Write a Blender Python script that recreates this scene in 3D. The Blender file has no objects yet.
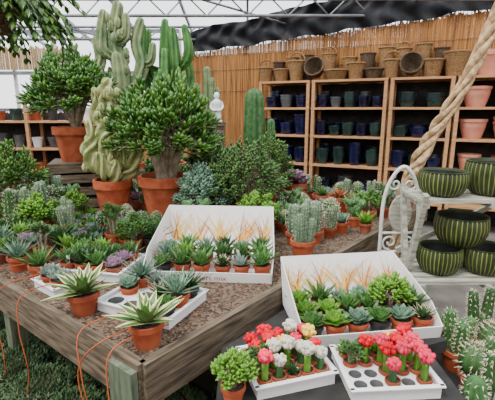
import bpy, math, random
from math import sin, cos, pi, radians
from mathutils import Vector, Matrix
R = random.Random(7)
COL = bpy.context.scene.collection

# ------------------------------------------------------------ materials
def mat(name, c1, c2=None, scale=8, rough=.6, bump=0, stretch=(1,1,1), rnd=0.0, detail=3, kind='noise', lo=.35, hi=.65, spec=.4, bscale=None, metal=0):
    m = bpy.data.materials.new(name); m.use_nodes = True
    nt = m.node_tree; N = nt.nodes; L = nt.links
    b = N['Principled BSDF']; b.inputs['Roughness'].default_value = rough
    b.inputs['Specular IOR Level'].default_value = spec
    b.inputs['Metallic'].default_value = metal
    if c2 is None: c2 = tuple(x*.75 for x in c1)
    tc = N.new('ShaderNodeTexCoord'); mp = N.new('ShaderNodeMapping'); mp.inputs['Scale'].default_value = stretch
    L.new(tc.outputs['Object'], mp.inputs['Vector'])
    if kind == 'voronoi':
        t = N.new('ShaderNodeTexVoronoi'); t.inputs['Scale'].default_value = scale; out = t.outputs['Color']
        sp = N.new('ShaderNodeSeparateColor'); L.new(out, sp.inputs[0]); fac = sp.outputs[0]; hgt = t.outputs['Distance']
    else:
        t = N.new('ShaderNodeTexNoise'); t.inputs['Scale'].default_value = scale; t.inputs['Detail'].default_value = detail
        fac = t.outputs['Fac']; hgt = fac
    L.new(mp.outputs[0], t.inputs['Vector'])
    cr = N.new('ShaderNodeValToRGB'); L.new(fac, cr.inputs[0])
    cr.color_ramp.elements[0].position = lo; cr.color_ramp.elements[1].position = hi
    cr.color_ramp.elements[0].color = (*c1, 1); cr.color_ramp.elements[1].color = (*c2, 1)
    col = cr.outputs[0]
    if rnd > 0:
        oi = N.new('ShaderNodeObjectInfo'); mr = N.new('ShaderNodeMapRange')
        mr.inputs[3].default_value = 1-rnd; mr.inputs[4].default_value = 1+rnd
        L.new(oi.outputs['Random'], mr.inputs[0])
        hs = N.new('ShaderNodeHueSaturation'); L.new(mr.outputs[0], hs.inputs['Value']); L.new(col, hs.inputs['Color'])
        col = hs.outputs[0]
    L.new(col, b.inputs['Base Color'])
    if bump:
        bp = N.new('ShaderNodeBump'); bp.inputs['Strength'].default_value = bump; bp.inputs['Distance'].default_value = .01
        L.new(hgt, bp.inputs['Height']); L.new(bp.outputs[0], b.inputs['Normal'])
    return m

terra = mat('terracotta', (.28,.050,.016), (.42,.105,.040), 14, .85, .15, rnd=.28)
terra_d = mat('terracotta_old', (.19,.045,.02), (.33,.11,.06), 18, .9, .2, rnd=.2)
plast_b = mat('dark_plastic', (.02,.02,.024), (.035,.035,.035), 9, .5)
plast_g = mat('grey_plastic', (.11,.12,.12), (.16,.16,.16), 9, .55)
plast_w = mat('white_plastic', (.74,.76,.77), (.82,.82,.82), 6, .45)
soil = mat('potting_soil', (.018,.012,.008), (.09,.06,.04), 160, .95, .6)
gravel = mat('gravel', (.035,.022,.014), (.21,.14,.09), 95, .9, .9, kind='voronoi', lo=.1, hi=.95)
g_aloe = mat('aloe_green', (.030,.11,.020), (.09,.21,.045), 30, .45, rnd=.35)
g_dark = mat('dark_green_leaf', (.010,.05,.011), (.04,.11,.024), 40, .4, rnd=.3)
g_blue = mat('glaucous_leaf', (.07,.155,.10), (.17,.28,.19), 22, .55, rnd=.3)
g_silv = mat('silver_leaf', (.13,.20,.16), (.25,.32,.27), 22, .6, rnd=.2)
g_brt = mat('bright_green_leaf', (.07,.20,.014), (.15,.31,.035), 20, .45, rnd=.25)
g_jade = mat('jade_leaf', (.020,.09,.010), (.09,.22,.022), 14, .32, rnd=.15, spec=.5)
g_jade2 = mat('jade_leaf_light', (.035,.11,.020), (.10,.21,.045), 14, .38, rnd=.15, spec=.5)
g_moss = mat('groundcover_leaf', (.030,.08,.03), (.11,.175,.075), 12, .6, rnd=.25)
cream = mat('cream_margin', (.68,.68,.28), (.78,.78,.42), 30, .5)
g_cact = mat('cactus_green', (.022,.085,.022), (.06,.15,.042), 25, .6, rnd=.35)
g_cblue = mat('cactus_blue_green', (.08,.155,.085), (.16,.245,.145), 25, .65, rnd=.25)
g_pale = mat('pale_crested_green', (.23,.30,.09), (.50,.52,.25), 16, .65, .2)
g_cere = mat('cereus_pale_green', (.11,.19,.08), (.30,.35,.17), 9, .65, .2)
g_euph = mat('euphorbia_green', (.03,.13,.022), (.08,.22,.04), 12, .55)
purp = mat('purple_echeveria', (.22,.11,.19), (.38,.26,.34), 12, .5)
spine = mat('cactus_spine', (.62,.55,.38), (.74,.68,.5), 12, .7)
red = mat('red_graft', (.55,.001,.012), (.72,.006,.035), 60, .6, rnd=.2, spec=.2)
pink = mat('pink_graft', (.70,.015,.07), (.80,.06,.13), 60, .6, rnd=.2, spec=.2)
orng = mat('orange_graft', (.80,.16,.01), (.85,.25,.04), 60, .5)
yell = mat('yellow_graft', (.80,.55,.04), (.85,.65,.12), 60, .5)
wfuz = mat('white_wool', (.50,.48,.38), (.72,.70,.60), 90, .9, .5)
bark = mat('succulent_bark', (.15,.11,.07), (.32,.27,.19), 22, .85, .4)
wood_w = mat('weathered_wood', (.045,.032,.020), (.18,.14,.092), 6, .85, .5, stretch=(1,9,9), detail=6)
wood_gr = mat('green_stained_wood', (.055,.085,.055), (.16,.18,.12), 7, .85, .4, stretch=(6,6,1), detail=5)
wood_n = mat('new_pine', (.40,.20,.085), (.52,.29,.14), 6, .7, .2, stretch=(1,6,6))
wood_lt = mat('whitewashed_wood', (.24,.25,.20), (.48,.48,.40), 9, .8, .3, stretch=(1,6,6))
reed = mat('reed_screen', (.19,.070,.018), (.54,.265,.085), 5, .8, .3, stretch=(14,14,.35), detail=5)
reed2 = mat('pale_reed', (.42,.27,.12), (.58,.41,.22), 5, .8, .3, stretch=(14,14,.35), detail=5)
tarp = mat('black_tarp', (.003,.0035,.005), (.016,.018,.024), 4, .6, .3, spec=.25)
conc = mat('concrete', (.08,.075,.065), (.15,.145,.13), 3, .9, .3, detail=8)
steel = mat('galvanised_steel', (.16,.17,.19), (.26,.28,.30), 6, .5, metal=.3)
wicker = mat('wicker', (.11,.052,.020), (.37,.21,.085), 55, .8, .8, stretch=(1,1,3))
wick_d = mat('dark_wicker', (.03,.02,.013), (.13,.08,.04), 55, .8, .8, stretch=(1,1,3))
rope = mat('twisted_vine', (.25,.145,.065), (.58,.42,.24), 30, .85, .6)
blueg = mat('blue_glaze', (.003,.005,.026), (.008,.012,.06), 6, .22, spec=.5, rnd=.4)
tealg = mat('green_glaze', (.006,.022,.022), (.02,.05,.045), 6, .25, spec=.5)
greyg = mat('grey_glaze', (.05,.055,.06), (.10,.11,.12), 6, .3, spec=.5)
creamg = mat('cream_glaze', (.50,.48,.42), (.6,.58,.52), 6, .35)
pinkp = mat('pink_terracotta', (.50,.18,.12), (.62,.28,.19), 6, .8)
bowl_g = mat('bowl_dark_green', (.020,.034,.010), (.04,.06,.018), 20, .5)
bowl_r = mat('bowl_rib_gold', (.13,.15,.035), (.21,.23,.065), 20, .45)
bowl_i = mat('bowl_inside', (.007,.009,.008), (.018,.022,.019), 20, .6)
card = mat('white_cardboard', (.78,.78,.77), (.84,.84,.83), 3, .7)
prt_o = mat('orange_print', (.72,.20,.015), (.80,.34,.05), 8, .7)
prt_y = mat('yellow_print', (.80,.48,.07), (.83,.58,.15), 8, .7)
prt_r = mat('brown_print', (.32,.09,.03), (.40,.14,.05), 8, .7)
wire = mat('orange_wire', (.38,.075,.02), (.46,.11,.035), 8, .6)
white_m = mat('white_metal', (.55,.56,.52), (.75,.75,.71), 12, .6)
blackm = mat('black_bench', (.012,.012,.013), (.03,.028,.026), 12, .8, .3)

def roofmat():
    m = bpy.data.materials.new('translucent_roof_sheet'); m.use_nodes = True
    nt = m.node_tree; N = nt.nodes; L = nt.links; N.clear()
    o = N.new('ShaderNodeOutputMaterial'); mx = N.new('ShaderNodeMixShader'); tr = N.new('ShaderNodeBsdfTransparent')
    tl = N.new('ShaderNodeBsdfTranslucent'); tl.inputs[0].default_value = (.9,.92,.93,1); tr.inputs[0].default_value = (.97,.98,1,1)
    mx.inputs[0].default_value = .18
    L.new(tr.outputs[0], mx.inputs[1]); L.new(tl.outputs[0], mx.inputs[2]); L.new(mx.outputs[0], o.inputs[0])
    return m
roofm = roofmat()

# ------------------------------------------------------------ mesh builder
class MB:
    def __init__(s): s.v=[]; s.f=[]; s.mi=[]; s.mats=[]
    def idx(s, m):
        if m not in s.mats: s.mats.append(m)
        return s.mats.index(m)
    def add(s, vs, fs, m):
        o = len(s.v); k = s.idx(m)
        s.v.extend([tuple(v) for v in vs])
        for f in fs: s.f.append(tuple(i+o for i in f)); s.mi.append(k)
    def mesh(s, name, smooth=True):
        me = bpy.data.meshes.new(name); me.from_pydata(s.v, [], s.f)
        for m in s.mats: me.materials.append(m)
        me.polygons.foreach_set('material_index', s.mi)
        me.polygons.foreach_set('use_smooth', [smooth]*len(s.f)); me.update()
        return me
    def obj(s, name, loc=(0,0,0), rz=0, sc=1, parent=None, smooth=True):
        return inst(name, s.mesh(name, smooth), loc, rz, sc, parent)

def inst(name, me, loc=(0,0,0), rz=0, sc=1, parent=None):
    o = bpy.data.objects.new(name, me); COL.objects.link(o)
    o.location = loc; o.rotation_euler = (0,0,rz); o.scale = (sc,)*3 if not isinstance(sc, tuple) else sc
    if parent: o.parent = parent
    return o
def empty(name, loc=(0,0,0)):
    o = bpy.data.objects.new(name, None); COL.objects.link(o); o.location = loc; o.empty_display_size=.1; return o

def box(mb, c, s, m, rz=0, M=None):
    x,y,z = s[0]/2, s[1]/2, s[2]/2
    P = [Vector((a,b,d)) for a in (-x,x) for b in (-y,y) for d in (-z,z)]
    T = M if M else Matrix.Translation(c) @ Matrix.Rotation(rz,4,'Z')
    P = [T @ p for p in P]
    for f in ((0,1,3,2),(4,6,7,5),(0,4,5,1),(2,3,7,6),(0,2,6,4),(1,5,7,3)):
        mb.add([P[i] for i in f], [(0,1,2,3)], m)
def beam(mb, a, b, w, h, m):
    a=Vector(a); b=Vector(b); d=b-a; L=d.length; q=d.to_track_quat('X','Z').to_matrix().to_4x4()
    box(mb, None, (L,w,h), m, M=Matrix.Translation((a+b)/2) @ q)
def prism(mb, pts, h, m):   # polygon extruded downwards by h
    n=len(pts); top=[Vector(p) for p in pts]; bot=[p-Vector((0,0,h)) for p in top]
    mb.add(top,[tuple(range(n))],m); mb.add(bot,[tuple(reversed(range(n)))],m)
    for i in range(n):
        j=(i+1)%n; mb.add([top[i],bot[i],bot[j],top[j]],[(0,1,2,3)],m)
def panel(mb, pts, th, m):
    p=[Vector(q) for q in pts]; n=(p[1]-p[0]).cross(p[-1]-p[0]).normalized()*th; k=len(p)
    q=[a+n for a in p]
    mb.add(q,[tuple(range(k))],m); mb.add(p,[tuple(reversed(range(k)))],m)
    for i in range(k):
        j=(i+1)%k; mb.add([p[i],p[j],q[j],q[i]],[(0,1,2,3)],m)
def lathe(mb, prof, n, m, at=(0,0,0), shared=False):
    ax,ay,az=at
    def ring(r,z):
        return [(ax+r*cos(2*pi*i/n),ay+r*sin(2*pi*i/n),az+z) for i in range(n)]
    if shared:
        vs=[]; fs=[]
        for r,z in prof: vs+=ring(r,z)
        for k in range(len(prof)-1):
            for i in range(n):
                j=(i+1)%n; fs.append((k*n+i,k*n+j,(k+1)*n+j,(k+1)*n+i))
        mb.add(vs,fs,m); return
    for k in range(len(prof)-1):
        a=ring(*prof[k]); b=ring(*prof[k+1])
        mb.add(a+b,[(i,(i+1)%n,n+(i+1)%n,n+i) for i in range(n)],m)
def pot(mb, r, h, m=None, at=(0,0,0), n=20):
    m = m or terra
    lathe(mb,[(.001,0),(r*.70,0),(r*.90,h*.78),(r*1.0,h*.78),(r*1.0,h),(r*.88,h),(r*.86,h*.86)],n,m,at)
    lathe(mb,[(r*.87,h*.88),(r*.5,h*.91),(.001,h*.9)],n,soil,at)
def tag(mb,r,z):
    M=Matrix.Rotation(R.uniform(0,6.28),4,'Z')@Matrix.Translation((r*.75,0,z))@Matrix.Rotation(.25,4,'Y')
    box(mb,None,(.0012,.016,.05),plast_w,M=M)
def spline(pts, rad, k=5):
    P=[Vector(p) for p in pts]; out=[]; ro=[]
    for i in range(len(P)-1):
        p0=P[max(i-1,0)];p1=P[i];p2=P[i+1];p3=P[min(i+2,len(P)-1)]
        for j in range(k):
            t=j/k; out.append(.5*((2*p1)+(p2-p0)*t+(2*p0-5*p1+4*p2-p3)*t*t+(3*p1-p0-3*p2+p3)*t**3)); ro.append(rad[i]*(1-t)+rad[i+1]*t)
    out.append(P[-1]); ro.append(rad[-1]); return out,ro
def tube(mb, pts, rad, m, n=8, k=4, ribs=0, depth=.2, dome=False, sp=None, slen=.012, sstep=.03, sm=None, twist=0):
    if not isinstance(rad,(list,tuple)): rad=[rad]*len(pts)
    P,r=spline(pts,list(rad),k) if len(pts)>1 and k>1 else ([Vector(p) for p in pts],list(rad))
    if dome:
        d=(P[-1]-P[-2]).normalized(); e=P[-1]; rr=r[-1]
        for a in (30,55,75,89): P.append(e+d*rr*sin(radians(a))*.9); r.append(rr*cos(radians(a)))
    if ribs: n=ribs*4
    ds=[]
    for i in range(len(P)):
        a=P[max(i-1,0)]; b=P[min(i+1,len(P)-1)]; ds.append((b-a).normalized())
    x=Vector((1,0,0)) if abs(ds[0].x)<.8 else Vector((0,0,1))
    vs=[];fs=[]; acc=1e9; 
    for i,(p,rr,d) in enumerate(zip(P,r,ds)):
        x=(x-d*x.dot(d)).normalized(); y=d.cross(x)
        for j in range(n):
            a=2*pi*j/n+twist*i; q=rr*(1-depth*(1-abs(cos(ribs*(a-twist*i)/2)))*1.6) if ribs else rr
            vs.append(p+(x*cos(a)+y*sin(a))*q)
        if i: acc+=(p-P[i-1]).length
        if sp and acc>sstep:
            acc=0
            for c in range(ribs or 6):
                a=2*pi*c/(ribs or 6)+twist*i; o=(x*cos(a)+y*sin(a)); t=o.cross(d); b0=p+o*rr*.97
                for s in range(4):
                    dd=(o+t*R.uniform(-.8,.8)+d*R.uniform(-.8,.8)).normalized()*slen*R.uniform(.7,1.2)
                    w=d.cross(dd).normalized()*slen*.07
                    mb.add([b0-w,b0+w,b0+dd],[(0,1,2)],sp)
    for i in range(len(P)-1):
        for j in range(n):
            q=(j+1)%n; fs.append((i*n+j,i*n+q,(i+1)*n+q,(i+1)*n+j))
    fs.append(tuple(range((len(P)-1)*n,len(P)*n)))
    mb.add(vs,fs,m)
def leaf(mb,p,az,el,L,W,T,curl,m,me=None,seg=5,shape=0,V=.3,twist=0):
    P=Vector(p); ca,sa=cos(az),sin(az); vs=[]
    for i in range(seg+1):
        s=i/seg; e=el+curl*s; d=Vector((ca*cos(e),sa*cos(e),sin(e)))
        if i: P=P+d*(L/seg)
        az2=az+twist*s; side=Vector((-sin(az2),cos(az2),0)); nr=d.cross(side)
        if shape==0: w=max(sin(pi*(.33+.67*s)),.03)
        elif shape==1: w=max(sin(pi*(.10+.90*s**1.3)),.08)
        else: w=max((1-s)**.8,.04)
        w*=W/2; t=T*max(1-.8*s,.1)
        for u,z in ((-1,V),(-.55,V*.35),(0,0),(.55,V*.35),(1,V)): vs.append(P+side*w*u+nr*w*z)
        vs.append(P-nr*t)
    fs=[];fe=[]
    for i in range(seg):
        for j in range(6):
            k=(j+1)%6; q=(i*6+j,i*6+k,(i+1)*6+k,(i+1)*6+j)
            (fe if (me and j in (0,3)) else fs).append(q)
    mb.add(vs,fs,m)
    if me: mb.add(vs,fe,me)
def rosette(mb,c,n,L,W,T,eo,ei,curl,m,me=None,shape=0,seg=5,jit=.12,V=.3,inner=.5):
    a0=R.uniform(0,6)
    for i in range(n):
        f=i/max(n-1,1); a=a0+i*2.39996+R.uniform(-jit,jit)
        l=L*(1-(1-inner)*f)*R.uniform(.88,1.1)
        leaf(mb,(c[0],c[1],c[2]+T*f),a,eo+(ei-eo)*f+R.uniform(-jit,jit),l,W*(1-.35*f),T,curl*R.uniform(.7,1.3),m,me,seg,shape,V)
def paddle(mb,p,d,L,W,T,m):
    d=d.normalized(); s=d.cross(Vector((R.uniform(-.4,.4),R.uniform(-.4,.4),1)))
    if s.length<.01: s=Vector((1,0,0))
    s.normalize(); n=s.cross(d); p=Vector(p)
    vs=[p]
    for f,w in ((.4,.75),(.75,1.0)):
        q=p+d*L*f; vs+= [q-s*W/2*w,q+n*T/2,q+s*W/2*w,q-n*T/2]
    vs.append(p+d*L+n*T*.4)
    fs=[(0,1,2),(0,2,3),(0,3,4),(0,4,1),(1,5,6,2),(2,6,7,3),(3,7,8,4),(4,8,5,1),(5,9,6),(6,9,7),(7,9,8),(8,9,5)]
    mb.add(vs,fs,m)
def ball(mb,c,r,m,ribs=12,depth=.16,sq=1.0,sp=None,slen=.012,rows=9):
    n=ribs*4; vs=[];fs=[]
    for k in range(rows+1):
        ph=pi*(k/rows)*.97+.015; rr=r*sin(ph); z=-r*cos(ph)*sq
        for j in range(n):
            a=2*pi*j/n; q=rr*(1-depth*(1-abs(cos(ribs*a/2)))*1.6); vs.append((c[0]+q*cos(a),c[1]+q*sin(a),c[2]+z))
        if sp and 1<k<rows+1:
            for g in range(ribs):
                a=2*pi*g/ribs; o=Vector((cos(a)*sin(ph),sin(a)*sin(ph),-cos(ph))); b0=Vector(c)+Vector((rr*cos(a),rr*sin(a),z))
                for s in range(4):
                    dd=(o+Vector((R.uniform(-.7,.7),R.uniform(-.7,.7),R.uniform(-.7,.7)))).normalized()*slen
                    w=o.cross(dd); w=w.normalized()*slen*.08 if w.length>0 else Vector((slen*.05,0,0))
                    mb.add([b0-w,b0+w,b0+dd],[(0,1,2)],sp)
    for k in range(rows):
        for j in range(n):
            q=(j+1)%n; fs.append((k*n+j,k*n+q,(k+1)*n+q,(k+1)*n+j))
    fs.append(tuple(range(rows*n,(rows+1)*n)))
    mb.add(vs,fs,m)
def jade(mb,c,H,RA,lm,stems=6,tips=4,L=.05,W=.025,T=.01,th=.02,per=12,low=.2,up=.15,droop=.0):
    c=Vector(c)
    for s in range(stems):
        a=2*pi*s/stems+R.uniform(-.4,.4); rr=RA*R.uniform(.25,.75)
        mid=c+Vector((cos(a)*rr*.45,sin(a)*rr*.45,H*R.uniform(.25,.45)))
        tube(mb,[c+Vector((cos(a)*th*.6,sin(a)*th*.6,-.01)),mid],[th,th*.6],bark,6,3)
        for t in range(tips):
            a2=a+R.uniform(-1.1,1.1); u=R.random(); r2=RA*(u**.5)
            e=c+Vector((cos(a2)*r2,sin(a2)*r2,H*(low+(1-low)*math.sqrt(max(0,1-(r2/RA)**2*.85))*R.uniform(.55,1))))
            m2=(mid+e)/2+Vector((0,0,-H*.04))
            tube(mb,[mid,m2,e],[th*.5,th*.35,th*.2],bark,5,2)
            dr=(e-m2).normalized()
            for i in range(per):
                f=i/per; q=m2.lerp(e,.25+.75*f); b=i*2.4; x=dr.orthogonal().normalized(); y=dr.cross(x)
                d=(x*cos(b)+y*sin(b))*(1-.6*f)+dr*(.4+.8*f)
                paddle(mb,q,d+Vector((0,0,up)),L*R.uniform(.75,1.15),W,T,lm)

# ------------------------------------------------------------ camera / light
cam=bpy.data.cameras.new('camera'); co=bpy.data.objects.new('camera',cam); COL.objects.link(co)
co.location=(0,0,1.6); co.rotation_euler=(radians(90-12.7),0,0); cam.sensor_width=36; cam.lens=36*400/495; cam.clip_start=.05
bpy.context.scene.camera=co
w=bpy.data.worlds.new('overcast_sky'); bpy.context.scene.world=w; w.use_nodes=True
w.node_tree.nodes['Background'].inputs[0].default_value=(.96,.97,1,1); w.node_tree.nodes['Background'].inputs[1].default_value=2.6
sl=bpy.data.lights.new('sun_light','SUN'); so=bpy.data.objects.new('sun_light',sl); COL.objects.link(so)
sl.energy=4.6; sl.angle=radians(18); sl.color=(1,.94,.84); so.location=(0,0,9); so.rotation_euler=(radians(20),radians(-22),0)

# ------------------------------------------------------------ room
mb=MB(); box(mb,(0,2.5,-.05),(16,16,.1),conc); mb.obj('floor')
WD=Vector((.911,-.412,0)); WN=Vector((-.412,-.911,0)); W0=Vector((-1.14,7.45,0))
def roofz(y): return 2.85+(8.6-y)*.16
def reedwall(mb,org,d,nrm,s0,s1,ztop,m,zb=0,wd=.013):
    s=s0
    while s<s1:
        w_=wd*R.uniform(.8,1.3); z=ztop(s)+R.uniform(-.04,.04); off=nrm*R.uniform(0,.012)
        a=org+d*s+off; b=org+d*(s+w_)+off; c1=org+d*(s+w_*.3)+off+nrm*w_*.45; c2=org+d*(s+w_*.7)+off+nrm*w_*.45
        vs=[]
        for p in (a,c1,c2,b): vs+=[(p.x,p.y,zb),(p.x,p.y,z)]
        mb.add(vs,[(0,2,3,1),(2,4,5,3),(4,6,7,5)],m); s+=w_
mb=MB()
reedwall(mb,W0,WD,WN,-.05,6.6,lambda s:2.56+.065*s,reed)
for z in (1.9,2.25,2.5):
    beam(mb,W0+WN*.018+Vector((0,0,z)),W0+WD*6.6+WN*.018+Vector((0,0,z+.02)),.004,.006,wood_w)
a=W0-WN*.04; b=W0+WD*6.6-WN*.04
beam(mb,a+Vector((0,0,1.25)),b+Vector((0,0,1.25)),.03,2.5,wood_w)
mb.obj('wall_back')
mb=MB(); nu,nv=200,10; vs=[];fs=[]
for i in range(nu+1):
    u=i/nu; s=.12+6.45*u; p=W0+WD*s
    zt=min(roofz(p.y)-.05, 2.86+.13*s+.03*sin(u*23)); zb=2.53+.066*s+.02*abs(sin(u*17))+.012*sin(u*61)
    for j in range(nv+1):
        v=j/nv; q=p+WN*(.06+.025*sin(u*120+3*sin(v*4))+.02*sin(v*9+u*50)); vs.append((q.x,q.y,zb+(zt-zb)*v))
for i in range(nu):
    for j in range(nv): k=i*(nv+1)+j; fs.append((k,k+nv+1,k+nv+2,k+1))
mb.add(vs,fs,tarp); mb.obj('black_tarpaulin')
mb=MB(); L0=Vector((-7.4,7.7,0)); LD=Vector((1,-.03,0)); LN=Vector((0,-1,0))
reedwall(mb,L0,LD,LN,0,6.2,lambda s:1.55,reed,0,.02)
reedwall(mb,L0+Vector((0,-.05,0)),LD,LN,1.2,4.1,lambda s:2.68,reed2,2.3,.02)
for z in (1.6,2.25,2.95): beam(mb,(-7.4,7.66,z),(-1.2,7.5,z),.06,.06,steel)
for i in range(9):
    x=-7.3+i*.76; beam(mb,(x,7.66,0),(x,7.66,3.0),.05,.05,white_m)
mb.obj('wall_left_back')
for nm,a,b in (('blocker_wall_right',(4.95,-4),(4.95,4.72)),('blocker_wall_left',(-7.5,-4),(-7.5,7.7)),('blocker_wall_rear',(-7.5,-4),(4.95,-4))):  # out-of-view walls added to block side light and deepen shade below
    mb=MB(); beam(mb,(*a,1.25),(*b,1.25),.05,2.5,reed); mb.obj(nm)
mb=MB(); y0,y1=-4,8.6
mb.add([(-8,y0,roofz(y0)),(8,y0,roofz(y0)),(8,y1,roofz(y1)),(-8,y1,roofz(y1))],[(0,1,2,3)],roofm); mb.obj('ceiling')
mb=MB()
for i in range(17):
    x=-8+i; beam(mb,(x,y0,roofz(y0)-.03),(x,y1,roofz(y1)-.03),.035,.05,steel)
for k in range(5):
    y=1.0+k*1.75; beam(mb,(-8,y,roofz(y)-.05),(8,y,roofz(y)-.05),.04,.05,steel)
mb.obj('trim_1')
def truss(y,zl):
    mb=MB(); zt=roofz(y)-.08
    tube(mb,[(-7.5,y,zl),(7.5,y,zl)],.022,steel,8,1); tube(mb,[(-7.5,y,zt),(7.5,y,zt)],.022,steel,8,1)
    n=26
    for i in range(n):
        x=-7.5+15*i/n; x2=x+15/n/2; x3=x+15/n
        tube(mb,[(x,y,zl),(x2,y,zt)],.011,steel,6,1); tube(mb,[(x2,y,zt),(x3,y,zl)],.011,steel,6,1)
    for x in (-7.4,7.4): tube(mb,[(x,y,0),(x,y,zt)],.05,steel,10,1)
    mb.obj('roof_truss')
truss(5.05,2.86); truss(6.1,2.90); truss(7.3,2.78)
mb=MB()
for x0,x1 in ((-5,-2.4),(-2.2,1.5),(1.2,3.6)):
    tube(mb,[(x0,4.6,3.2),(x1,7.3,2.8)],.016,steel,6,1)
mb.obj('roof_brace')

# ------------------------------------------------------------ big table
C=Vector((-.35,1.175,0)); E1=Vector((.64,.768,0)); E2=Vector((-.79,.613,0)); LA,LB=3.1,3.4
def TP(a,b,z=.75): p=C+E1*a+E2*b; return (p.x,p.y,z)
tab=empty('display_table',(0,0,0))
mb=MB(); prism(mb,[TP(0,0),TP(LA,0),TP(LA,LB),TP(0,LB)],.06,gravel)
for k in range(1500):   # loose pebbles on the bare gravel near the front
    a,b=R.uniform(.03,1.3),R.uniform(.03,1.3); p_=TP(a,b,.751); r_=R.uniform(.003,.007)
    o=[Vector(p_)+Vector((cos(q*1.57+a*9)*r_*R.uniform(.7,1.2),sin(q*1.57+a*9)*r_,0)) for q in range(4)]; t_=Vector(p_)+Vector((0,0,r_*.8))
    mb.add(o+[t_],[(0,1,4),(1,2,4),(2,3,4),(3,0,4)],R.choice((gravel,bark,soil,terra_d)))
mb.obj('gravel_top',parent=tab)
def boardobj(name,p0,p1,h,t,m,parent):
    p0=Vector(p0);p1=Vector(p1); d=p1-p0; mb=MB(); box(mb,(0,0,0),(d.length,t,h),m)
    o=mb.obj(name,(p0+p1)/2,math.atan2(d.y,d.x),1,parent); return o
for nm,a,b in (('edge_left',(0,-.0),(0,LB)),('edge_right',(0,0),(LA,0)),('edge_back',(LA,0),(LA,LB)),('edge_far',(0,LB),(LA,LB))):
    boardobj(nm,TP(*a,z=.695),TP(*b,z=.695),.17,.035,wood_w,tab)
for i,(a,b) in enumerate(((.05,.05),(1.5,.07),(3.03,.07),(.07,1.2),(.07,2.3),(.07,3.3),(3.03,3.3),(1.5,1.8))):
    mb=MB(); box(mb,(0,0,0),(.08,.08,.69),wood_gr); mb.obj('leg_%d'%i,TP(a,b,.345),.87,1,tab)
mb=MB(); box(mb,(0,0,0),(.13,.025,.70),wood_gr); mb.obj('corner_plank',TP(-.033,.065,.41),math.atan2(E2.y,E2.x),1,tab)
t2=[(-.1,1.0,.70),(.695,1.0,.70),(.695,1.40,.70),(.80,1.44,.70),(.80,1.95,.70),(.39,1.95,.70),(-.1,1.38,.70)]
mb=MB(); prism(mb,t2,.05,blackm)
for x,y in ((-.04,1.06),(.65,1.06),(.75,1.89),(.42,1.88)): box(mb,(x,y,.325),(.06,.06,.65),blackm)
prism(mb,[(-.06,1.05,.25),(.68,1.05,.25),(.78,1.9,.25),(.4,1.9,.25),(-.06,1.36,.25)],.03,blackm)
mb.obj('plant_bench')

# ------------------------------------------------------------ plant catalogue
cat={}
def reg(kind,name,fn,k=2,tg=0):
    cat[kind]=(name,[])
    for i in range(k):
        mb=MB(); fn(mb,i)
        if tg and i==0: tag(mb,tg,tg*1.9)
        cat[kind][1].append(mb.mesh(name))
def put(kind,x,y,z=.75,sc=1,v=None,rz=None):
    name,ms=cat[kind]; me=ms[v if v is not None else R.randrange(len(ms))]
    return inst(name,me,(x,y,z),R.uniform(0,6.28) if rz is None else rz,sc)
def p_aloe(mb,i): pot(mb,.04,.06,terra if i!=1 else terra_d); rosette(mb,(0,0,.055),24,.105,.026,.007,.35,1.35,.25,(g_aloe,g_brt,g_aloe,g_dark)[i])
def p_haw(mb,i): pot(mb,.038,.055,terra); rosette(mb,(0,0,.052),36,.068,.016,.006,.2,1.4,.35,(g_blue,g_dark,g_silv)[i],spine if i==1 else None)
def p_ech(mb,i): pot(mb,.04,.055,(terra,terra,plast_b,terra_d,terra)[i]); rosette(mb,(0,0,.053),34,.064,.036,.007,.1,1.35,.45,(g_blue,g_brt,g_aloe,purp,g_silv)[i],None,1)
def p_agv(mb,i): pot(mb,.06,.085,terra); rosette(mb,(0,0,.08),22,.155,.05,.006,.25,1.25,.0,g_aloe,cream,0,6,V=.2)
def p_spk(mb,i): pot(mb,.05,.075,(terra,terra,plast_b)[i]); rosette(mb,(0,0,.07),38,.13,.022,.005,.3,1.45,.1,(g_blue,g_aloe,g_dark)[i],None,2,4)
def p_ball(mb,i): pot(mb,.04,.055,terra); ball(mb,(0,0,.087),.041,g_cact,(12,16,10)[i],.14,1.1,spine,.016)
def p_col(mb,i):
    pot(mb,.045,.065,terra)
    for k in range((3,6,5)[i]):
        a=k*2.2; r=.018 if k else 0; h=R.uniform(.06,.15)
        tube(mb,[(r*cos(a),r*sin(a),.05),(r*1.3*cos(a),r*1.3*sin(a),.05+h*.5),(r*1.7*cos(a),r*1.7*sin(a),.05+h)],[.014,.018,.015],(g_cact,g_cblue,g_cact)[i],ribs=8,dome=True,sp=spine,slen=.012,sstep=.012)
def p_one(mb,i):
    pot(mb,.045,.065,terra); h=(.10,.14)[i]
    tube(mb,[(0,0,.05),(0,0,.05+h*.5),(.003,0,.05+h)],[.026,.032,.026],(g_cact,g_cblue)[i],ribs=10,dome=True,sp=wfuz,slen=.014,sstep=.012)
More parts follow.
